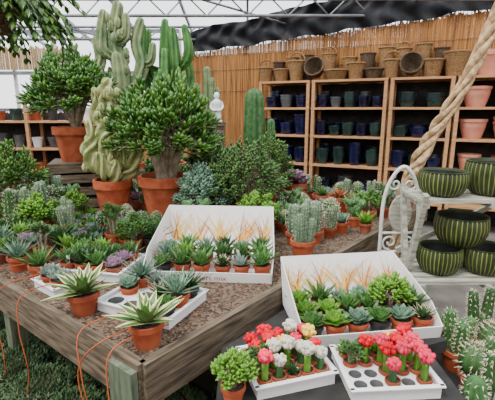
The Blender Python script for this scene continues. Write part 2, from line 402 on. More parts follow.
def pad(mb,p,d,L,W,m):
    d=Vector(d).normalized(); a=R.uniform(0,3); s=d.cross(Vector((cos(a),sin(a),.2))).normalized(); n=s.cross(d); p=Vector(p); c=p+d*L/2
    vs=[];nn=12; rows=[(-.012,.3),(-.010,.85),(0,1),(.010,.85),(.012,.3)]
    for o,k in rows:
        for j in range(nn): b=2*pi*j/nn; vs.append(c+d*cos(b)*L/2*k+s*sin(b)*W/2*k+n*o*.8)
    fs=[(r*nn+j,r*nn+(j+1)%nn,(r+1)*nn+(j+1)%nn,(r+1)*nn+j) for r in range(4) for j in range(nn)]
    fs.append(tuple(range(4*nn,5*nn))); fs.append(tuple(reversed(range(nn)))); mb.add(vs,fs,m)
    for j in range(26):
        b=R.uniform(0,6.28);k=R.uniform(.1,.95)**.5; sg=R.choice((-1,1)); q=c+d*cos(b)*L/2*k+s*sin(b)*W/2*k+n*sg*.008
        dd=(n*sg+s*R.uniform(-.6,.6)+d*R.uniform(-.6,.6))*.011; mb.add([q-s*.0008,q+s*.0008,q+dd],[(0,1,2)],spine)
    return p+d*L
def p_opu(mb,i):
    pot(mb,.045,.065,terra)
    for k in range(3):
        a=k*2.1+i; e=pad(mb,(.012*cos(a),.012*sin(a),.055),(cos(a)*.35,sin(a)*.35,1),.08,.05,g_cact)
        for q in range(2): pad(mb,e-Vector((0,0,.008)),(cos(a+q*2)*.6,sin(a+q*2)*.6,1),.055,.038,g_brt if i else g_cact)
def p_jad(mb,i): pot(mb,.045,.065,terra); jade(mb,(0,0,.06),.12,.08,(g_jade,g_jade2,g_brt)[i],7,5,.03,.016,.007,.006,9,low=.1)
def p_tall(mb,i):
    pot(mb,.05,.075,terra)
    for k in range(5):
        a=k*1.3; h=R.uniform(.08,.16); q=(.03*cos(a),.03*sin(a),.06+h)
        tube(mb,[(.01*cos(a),.01*sin(a),.06),q],[.007,.005],bark,6,2)
        rosette(mb,q,18,.06,.022,.004,.0,1.3,.2,(g_dark,g_brt,g_jade2)[i],None,1,4)
reg('aloe','potted_aloe',p_aloe,4,.04); reg('haw','potted_haworthia',p_haw,3,.038); reg('ech','potted_echeveria',p_ech,5)
reg('agv','potted_variegated_agave',p_agv,2); reg('spk','potted_spiky_aloe',p_spk,3); reg('ball','potted_ball_cactus',p_ball,3,.04)
reg('col','potted_finger_cactus',p_col,3,.045); reg('one','potted_torch_cactus',p_one,2,.045); reg('opu','potted_prickly_pear',p_opu,2); reg('jad','potted_jade_plant',p_jad,3,.045)
reg('tall','potted_aeonium',p_tall,3)
def graft(colr):
    def f(mb,i):
        pot(mb,.024,.042,terra,n=16); h=(.035,.055)[i]
        tube(mb,[(0,0,.035),(0,0,.04+h)],[.012,.013],g_brt if i else g_cact,ribs=3,depth=.3)
        r=(.021,.023)[i]; z=.043+h+r*.6
        ball(mb,(0,0,z),r,colr,9,.22,.85,None,rows=7)
        for k in range(11):
            a=k*2.4; e=R.uniform(.0,1.2); ball(mb,(cos(a)*cos(e)*r*.95,sin(a)*cos(e)*r*.95,z+sin(e)*r*.85),r*.34,colr,5,.2,1,None,rows=4)
    return f
for k,cc in (('gr',red),('gp',pink),('go',orng),('gy',yell),('gw',wfuz)): reg(k,'potted_grafted_cactus',graft(cc),2)
def p_mini(mb,i):
    pot(mb,.024,.042,terra,n=16)
    if i==0: ball(mb,(0,0,.066),.027,g_cact,12,.14,1.2,spine,.009,7)
    elif i==1: rosette(mb,(0,0,.04),20,.055,.013,.005,.5,1.4,.1,g_brt,seg=4)
    elif i==2: jade(mb,(0,0,.04),.08,.035,g_jade2,5,4,.02,.010,.004,.004,7)
    else: rosette(mb,(0,0,.04),24,.045,.012,.004,.2,1.4,.2,g_dark,None,2,seg=4)
reg('mini','potted_mini_succulent',p_mini,4)

# ------------------------------------------------------------ trays and boxes
def tray(cx,cy,z,nx,ny,cell,rz,r=None,name='plant_tray'):
    mb=MB(); r=r or cell*.42; H=.035; W,D=nx*cell,ny*cell
    for i in range(nx):
        for j in range(ny):
            x=(i+.5)*cell-W/2; y=(j+.5)*cell-D/2; n=16; o=[];c=[];b=[]
            for k in range(n):
                a=2*pi*k/n+pi/4; ca,sa=cos(a),sin(a); q=max(abs(ca),abs(sa)); o.append((x+ca/q*cell/2,y+sa/q*cell/2,H))
                c.append((x+ca*r,y+sa*r,H)); b.append((x+ca*r*.85,y+sa*r*.85,.004))
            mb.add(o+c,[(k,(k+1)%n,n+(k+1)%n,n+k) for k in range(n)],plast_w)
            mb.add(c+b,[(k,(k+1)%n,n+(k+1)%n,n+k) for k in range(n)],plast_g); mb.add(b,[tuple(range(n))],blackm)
    w2,d2=W/2+.008,D/2+.008
    for x,y,sx,sy in ((0,d2,W+.024,.006),(0,-d2,W+.024,.006),(w2,0,.006,D+.02),(-w2,0,.006,D+.02)):
        box(mb,(x,y,H/2+.006),(sx,sy,H+.012),plast_w)
    for x,y,sx,sy in ((0,d2+.006,W+.04,.016),(0,-d2-.006,W+.04,.016),(w2+.006,0,.016,D+.03),(-w2-.006,0,.016,D+.03)):
        box(mb,(x,y,H+.012),(sx,sy,.004),plast_w)
    mb.obj(name,(cx,cy,z),rz)
    cells=[]
    for j in range(ny):
        for i in range(nx):
            x=(i+.5)*cell-W/2; y=(j+.5)*cell-D/2; cells.append((cx+x*cos(rz)-y*sin(rz),cy+x*sin(rz)+y*cos(rz),z+.005,i,j))
    return cells
cA=tray(.13,1.245,.70,5,4,.05,radians(17))
for x,y,z,i,j in cA:
    if j>=2: k=R.choice(['gr','gr','gp','gr','mini','gw','gy'])
    else: k=R.choice(['gr','mini','gw','gw','mini','mini','gp','gr'])
    put(k,x,y,z,1.06)
cB=tray(.465,1.215,.70,5,4,.053,radians(4))
for x,y,z,i,j in cB:
    if j==0 and i not in(2,4): continue
    if j==1 and i in(0,1): continue
    put(R.choice(['gr','gr','gr','gp','gr','gy','gw','mini','gp','mini']) if j>1 else R.choice(['gr','gp','gr']),x,y,z,1.06)

def printed_box(loc,W,D,HB,rz,label,bt=.07):
    root=empty('display_box',loc); root.rotation_euler=(0,0,rz)
    mb=MB(); t=.004; HF=.055
    box(mb,(0,0,.003),(W,D,.006),card)
    panel(mb,[(-W/2,-D/2,0),(W/2,-D/2,0),(W/2,-D/2-.012,HF),(-W/2,-D/2-.012,HF)],-t,card)
    panel(mb,[(-W/2,D/2,0),(W/2,D/2,0),(W/2,D/2+bt,HB),(-W/2-.0,D/2+bt,HB)],t,card)
    for s in (-1,1):
        panel(mb,[(s*W/2,-D/2,0),(s*W/2,D/2,0),(s*(W/2+.0),D/2+bt,HB),(s*(W/2+.01),-D/2+D*.25,HF+ (HB-HF)*.35),(s*(W/2),-D/2-.012,HF)],t*s*-1,card)
    mb.obj('carton',parent=root,smooth=False)
    mb=MB()
    def streak(x,z,dx,L,w,m,q):
        yb=lambda zz: D/2+bt*zz/HB-.0062-q*.0001
        for k in range(4):
            f0,f1=k/4,(k+1)/4; a=(x+dx*f0**1.4,z+L*f0); b=(x+dx*f1**1.4,z+L*f1); wa=w*(1-f0);wb=w*(1-f1)+.0003
            cl=lambda X:max(-W/2+.006,min(W/2-.006,X)); ct=lambda Z:min(Z,HB-.006)
            mb.add([(cl(a[0]-wa),yb(ct(a[1])),ct(a[1])),(cl(a[0]+wa),yb(ct(a[1])),ct(a[1])),(cl(b[0]+wb),yb(ct(b[1])),ct(b[1])),(cl(b[0]-wb),yb(ct(b[1])),ct(b[1]))],[(0,1,2,3)],m)
    q=0
    for cx in (-W*.40,-W*.2,0,W*.2,W*.40):
        for k in range(22):
            q+=1; streak(cx+R.uniform(-.03,.03),.05,R.uniform(-.16,.16),R.uniform(.08,HB-.06),R.uniform(.003,.006),R.choice((prt_o,prt_y,prt_y,prt_y,prt_r)),q)
    mb.obj('printed_pattern',parent=root)
    mb=MB()
    for s in (-1,1):
        for k in range(18):
            y=R.uniform(-D*.2,D*.42); L=R.uniform(.05,.15); dy=R.uniform(-.05,.05); w_=.005; x=s*(W/2-.0065)
            zt=min(.05+L*.8, HF+(HB-HF)*(.3+.5*(y/D+.25)))
            mb.add([(x,y-w_,.045),(x,y+w_,.045),(x,y+dy,max(zt,.06))],[(0,1,2)],R.choice((prt_o,prt_y,prt_y,prt_r)))
    mb.obj('printed_pattern_side',parent=root)
    tcu=bpy.data.curves.new('printed_label','FONT'); tcu.body=label; tcu.size=.042; tcu.extrude=.0003; tcu.materials.append(prt_r)
    to=bpy.data.objects.new('printed_label',tcu); COL.objects.link(to); to.parent=root; to.location=(-.08,-D/2-.011,.014); to.rotation_euler=(radians(90+12),0,0)
    return root
printed_box((-.19,2.135,.75),.66,.50,.26,radians(-4),'desert mix')
for j in range(3):
    for i in range(6):
        x=-.445+i*.104+R.uniform(-.006,.006); y=1.945+j*.115+R.uniform(-.006,.006)-.07*(i*.104-.26)
        if j==0: kind=R.choice(['haw','aloe','aloe','ech'])
        else: kind=R.choice(['aloe','haw','aloe','spk','aloe','aloe','ech'])
        put(kind,x,y,.757,1.15 if kind not in('spk','tall') else .92)
bxr=radians(8); bc=(.475,1.60)
printed_box((bc[0],bc[1],.70),.57,.36,.215,bxr,'desert mix',.07)
for j in range(3):
    for i in range(6):
        lx=-.235+i*.094; ly=-.125+j*.098
        kind=R.choice(['ech','aloe','ech','jad','haw','aloe','ech']) if j<2 else R.choice(['haw','ech','aloe'])
        put(kind,bc[0]+lx*cos(bxr)-ly*sin(bxr),bc[1]+lx*sin(bxr)+ly*cos(bxr),.707,1.1,v=R.choice((0,1,2)))
for (cx,cy,nx,ny,rz) in ((-.42,1.64,4,3,-25),(-.80,2.05,4,3,-12),(-.93,1.80,2,1,-38)):
    cs=tray(cx,cy,.75,nx,ny,.088,radians(rz),.036)
    for x,y,z,i,j in cs:
        if nx==4 and cy<1.8:
            if (i,j)==(3,1): put('spk',x,y,z,1.1,v=0)
            elif (i,j)==(3,2): put('spk',x,y,z,.95,v=2)
            elif (i,j)==(3,0): put('ech',x,y,z,1.05,v=2)
            elif (i,j)==(0,2): put('spk',x,y,z,1.05,v=0)
            elif (i,j) in ((2,2),(0,1)): put('ech',x,y,z,1.1,v=0)
            elif (i,j)==(1,2): put('haw',x,y,z,1.15,v=2)
            elif (i,j)==(2,1): put('haw',x,y,z,1.1,v=1)
        else:
            if R.random()<.9: put(R.choice(['aloe','haw','ech','ech','aloe']),x,y,z,1.1)
occ=[(-.42,1.64,.25),(-.80,2.05,.25),(-.93,1.80,.13)]
def P1(kind,x,y,sc=1,r=.05,**k): put(kind,x,y,.75,sc,**k); occ.append((x,y,r*sc))
P1('agv',-.372,1.335,1.1,.06,v=0); P1('agv',-.700,1.575,1.12,.06,v=1)
P1('spk',-1.065,1.925,1.1,.06,v=1); P1('spk',-1.24,2.04,1.1,.06,v=0); P1('tall',-1.17,2.17,1.0,.06,v=2)

# ------------------------------------------------------------ large plants
def big(name,x,y,z,fn,r,rz=0):
    mb=MB(); fn(mb); mb.obj(name,(x,y,z),rz); occ.append((x,y,r))
def b_center(mb):
    pot(mb,.215,.34,terra,n=36)
    for k in range(3):
        a=(.3,2.6,4.3)[k]
        tube(mb,[(.03*cos(a),.03*sin(a),.28),(.08*cos(a),.06*sin(a),.45),(.19*cos(a),.14*sin(a),.66)],[.05,.042,.028],bark,10)
    jade(mb,(0,0,.36),.77,.45,g_jade,16,11,.095,.034,.015,.02,15,low=.02,up=.45)
big('potted_jade_tree',-.66,3.18,.75,b_center,.24)
def b_left(mb):
    pot(mb,.20,.30,terra,n=36); jade(mb,(0,0,.28),.68,.38,g_jade,14,11,.085,.032,.014,.02,14,low=.0,up=.35)
mb=MB()
for z in (.05,.16,.27,.36):
    for s in (-1,1):
        box(mb,(0,s*.21,z),(.46,.02,.07),wood_w); box(mb,(s*.22,0,z),(.02,.42,.07),wood_w)
for s in (-1,1):
    for q in (-1,1): box(mb,(s*.19,q*.18,.2),(.04,.04,.4),wood_w)
box(mb,(0,0,.395),(.46,.44,.02),wood_w); mb.obj('wooden_crate',(-1.52,3.6,.75),.3); occ.append((-1.52,3.6,.3))
big('potted_jade_tree',-1.52,3.6,1.156,b_left,.26)
def b_left2(mb):
    pot(mb,.12,.18,terra_d,n=30); jade(mb,(0,0,.16),.46,.28,g_jade,10,9,.06,.020,.01,.014,13,low=.05)
big('potted_jade_plant',-1.88,3.1,.75,b_left2,.14)
def b_crest(mb):
    pot(mb,.155,.30,terra,n=32)
    def arm(pts,rad): tube(mb,pts,[q*1.12 for q in rad],g_pale,ribs=4,depth=.5,dome=True,sp=spine,slen=.012,sstep=.03,k=9,twist=.17)
    arm([(0,0,.25),(.01,0,.44),(-.04,0,.62),(.03,.01,.78),(-.02,0,.93),(.01,0,1.05)],[.05,.09,.065,.09,.06,.045])
    arm([(0,0,.36),(-.12,.0,.40),(-.17,0,.52),(-.13,0,.64),(-.16,0,.74)],[.04,.06,.07,.045,.03])
    arm([(0,0,.30),(.13,.03,.36),(.18,.02,.50),(.14,.02,.60),(.15,0,.66)],[.04,.06,.065,.04,.03])
    arm([(0,0,.6),(.10,-.03,.66),(.12,-.03,.80)],[.035,.055,.03])
    arm([(0,0,.72),(-.09,.02,.78),(-.08,.02,.92),(-.10,.02,1.0)],[.035,.055,.045,.025])
    arm([(0,0,.32),(-.02,-.1,.36),(-.05,-.13,.5)],[.04,.06,.035])
    arm([(0,0,.32),(.06,-.1,.34),(.07,-.13,.44)],[.04,.055,.035])
    for k in range(60):
        a=R.uniform(0,6.28); z=R.uniform(.33,1.0); r=R.uniform(.055,.10)
        ball(mb,(r*cos(a)-.01*sin(z*9),r*sin(a),z),R.uniform(.014,.028),g_pale,4,.45,1.5,None,rows=5)
    for k in range(26):
        a=R.uniform(-.9,.9); s=R.choice((-1,1)); z=R.uniform(.38,.62)
        ball(mb,(s*.16+.05*sin(a*3),.05*sin(a),z),R.uniform(.014,.026),g_pale,4,.45,1.5,None,rows=5)
big('potted_crested_euphorbia',-1.10,3.22,.75,b_crest,.17)
def b_cereus(mb):
    pot(mb,.2,.3,terra,n=30)
    def arm(pts,rad): tube(mb,pts,rad,g_cere,ribs=5,depth=.45,dome=True,sp=spine,slen=.02,sstep=.04,k=8,twist=.05)
    arm([(0,0,.25),(0,0,.8),(.03,0,1.2),(-.03,0,1.5),(.02,0,1.84)],[.08,.10,.10,.08,.06])
    arm([(0,0,1.0),(-.16,0,1.05),(-.22,0,1.2),(-.18,0,1.36),(-.22,0,1.52)],[.06,.07,.075,.06,.045])
    arm([(0,0,1.05),(.16,0,1.12),(.23,0,1.30),(.19,0,1.5),(.24,0,1.70)],[.06,.07,.075,.065,.045])
    arm([(0,0,1.35),(-.12,-.05,1.42),(-.14,-.05,1.55),(-.11,-.05,1.77)],[.05,.06,.06,.04])
    arm([(0,0,.9),(.04,-.15,.95),(.06,-.2,1.1),(.04,-.2,1.35)],[.05,.07,.07,.05])
    arm([(.22,0,1.3),(.32,0,1.33),(.35,0,1.48)],[.04,.05,.035])
    arm([(0,0,1.5),(.1,-.04,1.56),(.11,-.04,1.74)],[.045,.05,.04])
    arm([(-.2,0,1.15),(-.3,0,1.2),(-.32,0,1.36)],[.04,.05,.035])
    for k in range(50):
        a=R.uniform(0,6.28); z=R.uniform(.9,1.75); r=R.uniform(.06,.12)
        ball(mb,(r*cos(a),r*sin(a),z),R.uniform(.018,.036),g_cere,4,.45,1.6,None,rows=5)
big('potted_cereus_cactus',-1.30,4.25,.75,b_cereus,.24)
def b_euph(mb):
    pot(mb,.18,.28,terra,n=30)
    def arm(pts,rad): tube(mb,pts,rad,g_euph,ribs=4,depth=.5,dome=True,sp=spine,slen=.012,sstep=.05,k=8,twist=.04)
    arm([(0,0,.25),(0,0,.9),(0,0,1.4),(.01,0,1.72)],[.07,.08,.075,.05])
    for k in range(12):
        a=k*pi/6*1.03; z0=.85+.13*(k%4); r=.16+.08*(k%2); zt=z0+.34+.09*(k%4)
        arm([(0,0,z0),(r*.8*cos(a),r*.8*sin(a),z0+.05),(r*1.15*cos(a),r*1.15*sin(a),z0+.18),(r*1.0*cos(a),r*1.0*sin(a),min(zt,1.66))],[.03,.045,.055,.04])
big('potted_candelabra_euphorbia',-.86,4.42,.75,b_euph,.22)
def b_pale(mb):
    pot(mb,.12,.2,terra,n=26)
    def arm(pts,rad,m=g_cere): tube(mb,pts,rad,m,ribs=8,depth=.25,dome=True,sp=wfuz,slen=.02,sstep=.025,k=7)
    arm([(0,0,.18),(0,0,.7),(0,0,1.26)],[.045,.055,.04]); arm([(0,0,.3),(.1,0,.4),(.11,0,.6),(.1,0,1.05)],[.04,.045,.045,.035]); arm([(0,0,.3),(-.09,.02,.4),(-.12,0,.6),(-.12,0,1.1)],[.04,.045,.045,.035])
    arm([(0,0,.7),(.05,-.06,.8),(.06,-.07,1.15)],[.03,.04,.03])
big('potted_silver_cactus',-.43,4.42,.75,b_pale,.15)
def b_pil(mb):
    pot(mb,.12,.2,terra,n=26)
    def arm(pts,rad): tube(mb,pts,rad,g_cact,ribs=8,depth=.25,dome=True,sp=spine,slen=.014,sstep=.03,k=7)
    arm([(0,0,.18),(0,0,.6),(0,0,.98)],[.08,.115,.095]); arm([(.03,0,.3),(.15,0,.38),(.17,0,.5),(.17,0,.72)],[.04,.05,.055,.045])
big('potted_silver_cactus',.07,4.25,.75,b_pil,.15)
mb=MB(); box(mb,(0,0,.35),(.14,.14,.70),wood_w); box(mb,(0,0,.715),(.17,.17,.03),wood_w); mb.obj('timber_plinth',(-.30,4.02,.75)); occ.append((-.30,4.02,.16))
mb=MB(); lathe(mb,[(.001,0),(.062,0),(.062,.02),(.045,.03),(.05,.08),(.042,.15),(.052,.20),(.055,.235),(.03,.255),(.018,.265)],20,plast_w,shared=True)
ball(mb,(0,0,.298),.034,plast_w,6,.02,1.2,None,rows=9)
for s in (-1,1): tube(mb,[(s*.05,0,.23),(s*.066,-.01,.17),(s*.03,-.052,.135),(0,-.058,.14)],[.016,.015,.012,.010],plast_w,8,4)
mb.obj('white_garden_statue',(-.30,4.02,1.48),0,.85)
def bush(mat_,r,H,L,W,st=9,tp=8,pr=.1):
    def f(mb): pot(mb,pr,.12,terra,n=26); jade(mb,(0,0,.1),H,r,mat_,st,tp,L,W,.009,.012,14,low=.0)
    return f
big('potted_jade_bush',-.02,2.95,.75,bush(g_jade2,.30,.56,.045,.022,14,13,.12),.22)
big('potted_jade_bush',-.33,2.90,.75,bush(g_blue,.2,.36,.045,.024,11,11),.19)
big('potted_jade_bush',-.30,3.50,.75,bush(g_jade2,.27,.6,.045,.02,11,11),.2)
big('potted_jade_bush',.16,3.45,.75,bush(g_jade,.24,.58,.045,.02,11,11),.2)
big('potted_jade_bush',.07,2.67,.75,bush(g_brt,.15,.2,.035,.02,9,9,.08),.14)
def b_ech(mb): pot(mb,.11,.20,terra,n=24); [rosette(mb,(.06*cos(k*1.6),.06*sin(k*1.6),.19+.02*k),26,.11,.065,.008,.1,1.3,.5,purp,None,1) for k in range(4)]
big('potted_purple_echeveria',.44,3.62,.78-.03,b_ech,.14)
def b_clump(mb):
    pot(mb,.075,.11,terra,n=26)
    for k in range(9):
        a=k*2.4; r=.05*math.sqrt(k/9); h=R.uniform(.12,.24)*(1.2-.4*k/9)
        tube(mb,[(r*cos(a),r*sin(a),.09),(r*1.2*cos(a),r*1.2*sin(a),.09+h*.5),(r*1.3*cos(a),r*1.3*sin(a),.09+h)],[.018,.024,.020],g_cblue,ribs=9,dome=True,sp=wfuz,slen=.012,sstep=.012)
big('potted_cluster_cactus',.325,2.235,.75,b_clump,.09)
P1('one',.30,2.47,1.25,.06,v=1); P1('one',.44,2.50,1.3,.06,v=1); P1('col',.56,2.62,1.1,.07,v=1)
P1('haw',.66,2.72,1.5,.07,v=0); P1('opu',.80,2.88,1.25,.07,v=0); P1('ball',.62,2.90,1.5,.07); P1('jad',.95,3.06,1.3,.07,v=0)
P1('aloe',.85,3.12,1.6,.07,v=0); P1('ball',.48,2.78,1.5,.07); P1('opu',1.1,3.15,1.3,.07,v=0)
for x,y,r_,m_ in ((.60,3.12,.08,g_blue),(.42,3.02,.085,g_aloe),(.78,3.32,.10,prt_r),(1.0,3.36,.09,g_blue),(1.25,3.30,.09,g_silv),(.66,3.46,.09,g_aloe)):
    mb=MB(); pot(mb,r_,r_*1.35,terra,n=26); rosette(mb,(0,0,r_*1.25),24,r_*1.2,r_*.35,.006,.3,1.4,.1,m_,None,0,4); mb.obj('potted_aloe',(x,y,.75)); occ.append((x,y,r_))

kinds_near=['aloe','haw','ech','spk','aloe','ech','haw','jad','tall','aloe']
kinds_cact=['col','one','ball','opu','jad','haw','aloe','spk','jad','ball','ech','aloe']
for ia in range(30):
    for ib in range(33):
        a=.10+ia*.102+R.uniform(-.025,.025); b=.10+ib*.102+R.uniform(-.025,.025)
        if a>LA-.09 or b>LB-.08: continue
        p=TP(a,b); x,y=p[0],p[1]
        if any((x-o[0])**2+(y-o[1])**2<(o[2]+.05)**2 for o in occ): continue
        if -.56<x<.20 and 1.82<y<2.58: continue
        if y<1.85 and x>-.62: continue
        if a<.13 and b<1.0: continue
        if .15<x and y<2.45 : continue
        if y>3.4 and R.random()<.35: continue
        if x>.12: k=R.choice(['ball','haw','one','opu','ball','aloe','col','ech']); sc=R.uniform(.95,1.25)
        elif -1.3<x<-.38 and 2.45<y<3.2: k=R.choice(['ech','haw','aloe','ball','ech']); sc=R.uniform(.9,1.1)
        elif x<-.55 and y<2.6: k=R.choice(kinds_near); sc=R.uniform(1.0,1.3)
        else: k=R.choice(kinds_cact); sc=R.uniform(1.0,1.6)
        if k in('spk','tall'): sc=min(sc,1.15)
        v=0 if (k=='opu' and x>.12) else None
        put(k,x,y,.75,sc,v=v)
        if sc>1.15: occ.append((x,y,.025*sc))
for x,y,k,s,v in ((-1.45,2.75,'one',1.7,1),(-1.62,2.62,'col',1.6,0),(-1.25,2.65,'col',1.3,1),(-1.42,3.02,'opu',1.7,0)):
    put(k,x,y,.75,s,v=v)
# ------------------------------------------------------------ ground cover and floor plants
mb=MB()
for k in range(300):
    a=k*2.4; e=math.asin(1-k/300*.98); r=.15*R.uniform(.88,1.05); c=(r*cos(e)*cos(a),r*cos(e)*sin(a),.02+r*.75*sin(e))
    for q in range(5): leaf(mb,c,a+q*1.26+R.uniform(-.3,.3),max(e,.2)+R.uniform(-.5,.3),.028,.009,.003,.3,g_moss,None,3,1)
lathe(mb,[(.001,0),(.11,0),(.13,.03),(.11,.09),(.001,.11)],16,soil)
gc=mb.mesh('groundcover_succulent')
mb=MB(); p=lambda a,b:(C+E1*a+E2*b)
prism(mb,[(*p(-.42,.0).xy,.22),(*p(.55,.0).xy,.22),(*p(.55,2.6).xy,.22),(*p(-.42,2.6).xy,.22)],.04,blackm)
for a,b in ((-.35,.1),(-.35,1.3),(-.35,2.5),(.45,.25),(.45,1.3),(.45,2.5)): q=p(a,b); box(mb,(q.x,q.y,.09),(.06,.06,.18),blackm)
mb.obj('low_plant_bench')
for i in range(3):
    for j in range(8):
        q=p(-.26+i*.28,.24+j*.29)
        inst('groundcover_succulent',gc,(q.x+R.uniform(-.02,.02),q.y+R.uniform(-.02,.02),.22),R.uniform(0,6),R.uniform(.9,1.05))
put('jad',-.045,1.10,.70,.9,v=2)
mb=MB(); pot(mb,.035,.05,terra); rosette(mb,(0,0,.045),26,.085,.016,.004,.4,1.5,.1,g_brt,seg=4); mb.obj('potted_aloe',(-.035,1.21,.70))
for x,y,k,s in ((-.19,1.5,'spk',1.6),(-.25,1.3,'jad',1.8),(-.1,1.66,'aloe',2.0),(.1,1.78,'jad',2.0)): put(k,x,y,0,s)
mb=MB(); prism(mb,[(.73,1.0,.45),(1.75,1.0,.45),(1.75,1.84,.45),(.87,1.84,.45),(.87,1.36,.45),(.73,1.36,.45)],.04,blackm)
for x,y in ((.78,1.05),(1.7,1.05),(.92,1.78),(1.7,1.8)): box(mb,(x,y,.205),(.05,.05,.41),blackm)
mb.obj('low_bench')
for x,y,k,s,v in ((.80,1.07,'ball',1.4,0),(.80,1.22,'one',1.4,0),(.93,1.15,'ball',1.5,1),(.92,1.30,'col',1.5,0),(1.05,1.25,'opu',1.5,0),(.94,1.46,'ball',1.6,2),(1.08,1.42,'one',1.6,0),(.95,1.62,'col',1.5,2),(1.10,1.60,'ball',1.7,0),(1.25,1.47,'one',1.6,0),(1.28,1.65,'ball',1.7,1),(.95,1.77,'aloe',1.3,0),(1.13,1.76,'col',1.5,0),(1.42,1.55,'col',1.5,0),(1.3,1.79,'one',1.6,0),(1.45,1.74,'ball',1.6,0)): put(k,x,y,.45,s,v=v)

# ------------------------------------------------------------ bowl stand
mb=MB()
for z,y0_,y1_ in ((1.16,1.95,2.24),(.74,1.90,2.26)):
    n=5
    for i in range(n):
        y=y0_+(y1_-y0_)*(i+.5)/n; box(mb,(1.24,y,z-.01),(.74,.045,.018),wood_lt)
    for x in (.90,1.24,1.58): box(mb,(x,(y0_+y1_)/2,z-.032),(.03,y1_-y0_,.025),wood_lt)
for x in (.885,1.605):
    beam(mb,(x,1.90,0),(x,2.24,1.19),.025,.035,wood_lt); beam(mb,(x,2.28,0),(x,1.94,1.19),.025,.035,wood_lt)
beam(mb,(.89,1.93,.10),(1.59,1.93,.68),.02,.03,wood_lt)
beam(mb,(.89,2.27,.78),(1.59,2.27,1.14),.02,.03,wood_lt)
mb.obj('folding_plant_stand')
def ribbowl(x,y,z,r,h):
    mb=MB(); nr=36; n=nr*4; prof=[(.62,0),(.80,.12),(.95,.38),(1.0,.65),(.97,.9),(.93,.97)]
    vs=[]
    for q,hh in prof:
        for j in range(n):
            k=j%4; rr=r*q*(1.025 if k in(1,2) else .965); a=2*pi*j/n; vs.append((rr*cos(a),rr*sin(a),hh*h))
    fd=[];fg=[]
    for i in range(len(prof)-1):
        for j in range(n):
            jj=(j+1)%n; (fg if j%4==1 else fd).append((i*n+j,i*n+jj,(i+1)*n+jj,(i+1)*n+j))
    mb.add(vs,fd,bowl_g); mb.add(vs,fg,bowl_r)
    lathe(mb,[(r*.9,h*.95),(r*.97,h*.97),(r*.98,h),(r*.90,h),(r*.87,h*.9)],60,bowl_g)
    lathe(mb,[(r*.88,h*.93),(r*.87,h*.5),(r*.6,h*.12),(.001,h*.1)],40,bowl_i,shared=True)
    lathe(mb,[(.001,0),(r*.62,0)],40,bowl_g)
    mb.obj('ribbed_planter_bowl',(x,y,z))
ribbowl(1.03,2.08,1.16,.122,.13); ribbowl(1.30,2.10,1.16,.135,.18)
ribbowl(1.04,2.05,.74,.115,.145); ribbowl(1.285,2.05,.74,.12,.145); ribbowl(1.16,2.09,.887,.135,.16); ribbowl(1.47,2.05,.74,.06,.1)
# ornate metal chair with round medallion
mb=MB(); y=2.36; xc=.93
tube(mb,[(xc-.12,y+.02,0),(xc-.11,y,.7),(xc-.10,y,1.10),(xc,y,1.27),(xc+.10,y,1.10),(xc+.11,y,.7),(xc+.12,y+.02,0)],.012,white_m,8,8)
n0=len(mb.v); lathe(mb,[(.001,-.008),(.078,-.008),(.082,0),(.078,.008),(.001,.008)],30,wood_lt)
for i in range(n0,len(mb.v)): a_,b_,c_=mb.v[i]; mb.v[i]=(xc+a_*.85,y+c_,.985+b_*1.4)
def scroll(cx,cz,r0,turns,a0,sg):
    pts=[]
    for i in range(17):
        f=i/16; r_=r0*(1-.8*f); a_=a0+sg*turns*2*pi*f; pts.append((cx+cos(a_)*r_,y,cz+sin(a_)*r_))
    tube(mb,pts,.007,white_m,6,2)
for s in (-1,1):
    scroll(xc+s*.045,1.165,.045,1.3,pi/2,-s); scroll(xc+s*.05,.80,.05,1.3,-pi/2,s); scroll(xc+s*.05,.68,.045,1.2,pi/2,-s)
for z in (.86,.74,.60): tube(mb,[(xc-.11,y,z),(xc+.11,y,z)],.009,white_m,6,1)
for i in range(4): box(mb,(xc,y-.03-i*.05,.46),(.24,.042,.015),wood_lt)
for x in (xc-.11,xc+.11): tube(mb,[(x,y,.45),(x,y-.18,.45),(x,y-.19,0)],.010,white_m,6,2)
mb.obj('ornate_garden_chair')
mb=MB()
ctrl=[(1.0,2.5,0),(.98,2.5,.6),(1.0,2.5,1.10),(1.10,2.5,1.35),(1.24,2.5,1.62),(1.38,2.5,1.95),(1.50,2.5,2.3),(1.62,2.5,2.8),(1.7,2.5,3.5),(1.72,2.5,3.78)]
P,_=spline(ctrl,[1]*len(ctrl),14)
for s in range(4):
    q=[];rr=[]
    for i,pp in enumerate(P):
        a=i*.27+s*pi/2+.3*sin(i*.21+s); d_=.026+.007*sin(i*.37+s*2); q.append(pp+Vector((cos(a)*d_,sin(a)*d_,sin(a)*.01))); rr.append(.019+.005*sin(i*.5+s*1.7))
    tube(mb,q,rr,rope,7,1)
mb.obj('twisted_vine_pole')
hf=MB(); hx,hy,hz=-1.26,2.1,1.97
lathe(hf,[(.001,0),(.09,0),(.14,.12),(.13,.13)],20,wick_d)
lathe(hf,[(.13,.12),(.001,.12)],20,soil)
for k in range(3):
    a=k*2.09; tube(hf,[(.13*cos(a),.13*sin(a),.12),(0,0,.5)],.003,steel,5,1)
tube(hf,[(0,0,.5),(0,0,roofz(hy)-hz-.06)],.003,steel,5,1)
